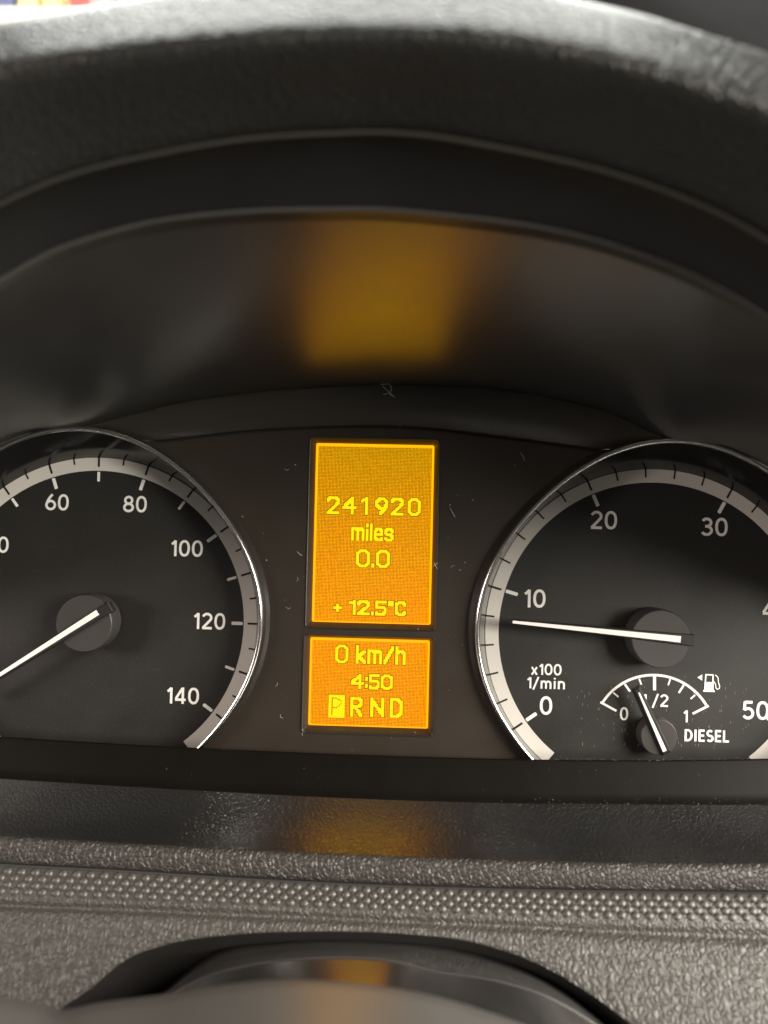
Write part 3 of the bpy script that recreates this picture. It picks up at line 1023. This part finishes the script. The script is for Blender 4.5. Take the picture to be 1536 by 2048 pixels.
NRM = np.array([0, 1.0, 1.43]) / math.hypot(1, 1.43)
NRM = np.array([0, 1 / 1.43, 1.0]) / math.hypot(1 / 1.43, 1.0)


def panel_row(c, h, xs=XS):
    f = spline(c)
    return np.array([plane_z(x, float(f(x))) + NRM * h for x in xs])


strip = loft("dimple_strip", [panel_row([(x, y + 2) for x, y in cI], -2.5), panel_row([(x, y + 3) for x, y in cI], -0.3), panel_row([(x, y + 6) for x, y in cI], 0.0),
                              panel_row(mixc(cI, cJ, 0.5), 0.0), panel_row(cJ, 0.0)], M_dimple, dash)
# raised dots, staggered rows
dome_v, dome_f = [], []
nseg, lev = 10, ((1.0, -0.08), (0.92, 0.16), (0.7, 0.38), (0.38, 0.52))
e1 = np.array([1.0, 0, 0])
e2 = np.cross(NRM, e1)
for r, h in lev:
    for k in range(nseg):
        t = 2 * math.pi * k / nseg
        dome_v.append(tuple((e1 * math.cos(t) + e2 * math.sin(t)) * r * 1.02 + NRM * h * 1.0))
dome_v.append(tuple(NRM * 0.56))
for i in range(len(lev) - 1):
    for k in range(nseg):
        dome_f.append((i * nseg + k, i * nseg + (k + 1) % nseg, (i + 1) * nseg + (k + 1) % nseg, (i + 1) * nseg + k))
for k in range(nseg):
    dome_f.append(((len(lev) - 1) * nseg + k, (len(lev) - 1) * nseg + (k + 1) % nseg, len(lev) * nseg))
first = mesh("dimple", dome_v, dome_f, M_dimple, strip)
fI, fJ = spline(cI), spline(cJ)
n_d = 0
for row in range(4):
    px = -40.0 + (13.8 if row % 2 else 0)
    while px < 1600:
        y0, y1 = float(fI(px)) + 7, float(fJ(px)) - 4
        yy = y0 + (y1 - y0) * (row + 0.5) / 4
        p = plane_z(px, yy)
        o = first if n_d == 0 else first.copy()
        if n_d:
            col.objects.link(o)
            o.parent = strip
        o.location = W(p)
        n_d += 1
        px += 27.6

# leather panel with a shallow trough below the dots and an arched opening for the steering column
ARCH = spline([(60, 2062), (130, 2012), (175, 1982), (250, 1921), (330, 1890), (450, 1871), (600, 1864), (800, 1868), (950, 1886), (1080, 1930), (1180, 1988), (1262, 2048), (1320, 2095)])
XP = np.linspace(-260, 1800, 260)
BOT = 2200.0
fL = spline(cL)
edge = np.array([min(BOT, float(ARCH(x))) if 20 < x < 1400 else BOT for x in XP])
prows = [panel_row(cJ, 0.0, XP)]
for t, h in ((0.35, 0.15), (0.6, -0.2), (0.85, -0.9), (1.0, -1.1), (1.2, -1.0), (1.45, -0.4), (1.75, 0.15), (2.0, 0.3)):
    prows.append(panel_row(mixc(cJ, cL, t), h, XP))
yl = np.array([float(spline(mixc(cJ, cL, 2.0))(x)) for x in XP])
for k in range(1, 9):
    t = k / 8
    prows.append(np.array([plane_z(x, y0 + (max(y1, y0 + 2) - y0) * t) + NRM * (0.3 if t < 0.97 or y1 > 2100 else -0.1) for x, y0, y1 in zip(XP, yl, edge)]))
loft("lower_panel", prows, M_dash, dash)
ax = [i for i, x in enumerate(XP) if edge[i] < BOT - 1]
rim = prows[-1][ax[0]:ax[-1] + 1]
loft("opening_wall", [rim + NRM * 0.1, rim - NRM * 0.7 + np.array([0, -0.6, 0]), rim - NRM * 10 + np.array([0, -3, -2.0]), rim + np.array([0, -40, -6.0])], M_reveal, dash)

# ================================================================== STEERING COLUMN SHROUD AND WHEEL
shroud = thing("steering_column_shroud", "dark grey arched steering column cover poking through the opening in the dashboard", "column cover")
XC = np.linspace(150, 1330, 110)
S1 = [(150, 2175), (250, 2060), (330, 1985), (420, 1922), (550, 1895), (768, 1890), (950, 1913), (1100, 1965), (1200, 2035), (1330, 2160)]
S2 = [(150, 2150), (250, 2060), (340, 1990), (400, 1957), (480, 1933), (600, 1917), (700, 1914), (780, 1920), (870, 1941), (1000, 1962), (1100, 1994), (1190, 2047), (1330, 2175)]
S3 = [(150, 2200), (250, 2110), (340, 2040), (480, 1985), (620, 1965), (768, 1968), (900, 1990), (1040, 2030), (1190, 2110), (1330, 2230)]
s1b = sample(S1, 40, XC)
rows = [s1b + np.array([0, -8, -14]), s1b + np.array([0, -0.8, -6]), s1b, sample(mixc(S1, S2, 0.3), 46.5, XC), sample(mixc(S1, S2, 0.7), 51, XC), sample(mixc(S1, S2, 0.95), 53.2, XC)]
loft("shroud_top", rows, M_shroud, shroud)
rows = [sample([(x, y + d) for x, y in S2], z, XC) for d, z in ((-2.5, 52.9), (-1, 53.7), (1.5, 54.0), (4, 53.8))]
loft("shroud_edge", rows, M_hub, shroud)
e0 = sample([(x, y + 3) for x, y in S2], 53.9, XC)
rows = [e0]
for k in range(1, 9):
    dz = k * 3.0
    rows.append(e0 + np.array([0, -0.195 * dz - 0.002 * dz * dz, dz]))
loft("shroud_facet", rows, M_facet, shroud)

wheel = thing("steering_boss", "pale grey out of focus steering wheel boss at the bottom edge", "steering wheel")
XW = np.linspace(-260, 1400, 120)
PD = [(-260, 1960), (-60, 1985), (0, 1994), (60, 2008), (110, 2019), (200, 2005), (330, 1988), (430, 1972), (560, 1959), (650, 1961), (760, 1972), (870, 1992), (960, 2018), (1040, 2046), (1200, 2130), (1400, 2260)]
zp = 84.0
p0 = sample(PD, zp, XW)
rows = [p0 + np.array([0, -9, -4.0]), p0 + np.array([0, -3.0, -2.6]), p0 + np.array([0, -0.8, -1.3]), p0]
for k in range(1, 11):
    dz = k * 3.2
    rows.append(p0 + np.array([0, -0.012 * dz - 0.0012 * dz * dz, dz]))
loft("boss_pad", rows, M_pad, wheel)

# ================================================================== WHAT SHOWS ABOVE THE HOOD
pil = thing("windscreen_pillar", "dark dusty windscreen pillar trim behind the hood on the right", "pillar")
b0 = [at(x, y, -60) for x, y in ((1080, -140), (1130, -20), (1250, 60), (1480, 190), (1800, 420))]
b1 = [at(x, y, -75) for x, y in ((1160, -160), (1260, -60), (1400, 20), (1640, 130), (1950, 330))]
b2 = [at(x, y, -95) for x, y in ((1700, -300), (1800, -200), (1900, -80), (2050, 60), (2300, 240))]
loft("pillar_trim", [b0, b1, b2], M_pillar, pil, thick=3)

M_ledge = plastic("ledge_white", (0.80, 0.78, 0.70), 0.6)
ZB = -260.0


def card_box(name, label, cat, px0, py0, px1, py1, z, depth, colr):
    """rounded upright carton / ledge, its front face at depth z"""
    a, b = at(px0, py1, z), at(px1, py0, z)
    m = plastic(name + "_paint", colr, 0.55)
    o = poly_fill(name, rrect(a[0], a[1], b[0], b[1], min(b[0] - a[0], b[1] - a[1]) * 0.12), [], z - depth, z, m, None)
    o['label'] = label
    o['category'] = cat
    if cat == 'carton':
        o['group'] = 'cartons standing on the white ledge'
    return o


card_box("ledge", "bright white ledge beyond the hood under the coloured cartons", "ledge", -700, 16, 1000, 110, ZB, 60, (0.82, 0.80, 0.74))
card_box("carton", "blue carton at the end of the white ledge", "carton", -60, -70, 24, 15, ZB - 4, 40, (0.13, 0.15, 0.27))
card_box("carton", "wide pale yellow carton beside the blue one on the white ledge", "carton", 36, -70, 74, 15, ZB - 6, 40, (0.72, 0.60, 0.32))
card_box("carton", "narrow yellow carton between the wide yellow one and the red one", "carton", 86, -70, 116, 15, ZB - 6, 40, (0.74, 0.60, 0.28))
card_box("carton", "red carton on the white ledge", "carton", 138, -70, 182, 8, ZB - 6, 40, (0.50, 0.10, 0.09))
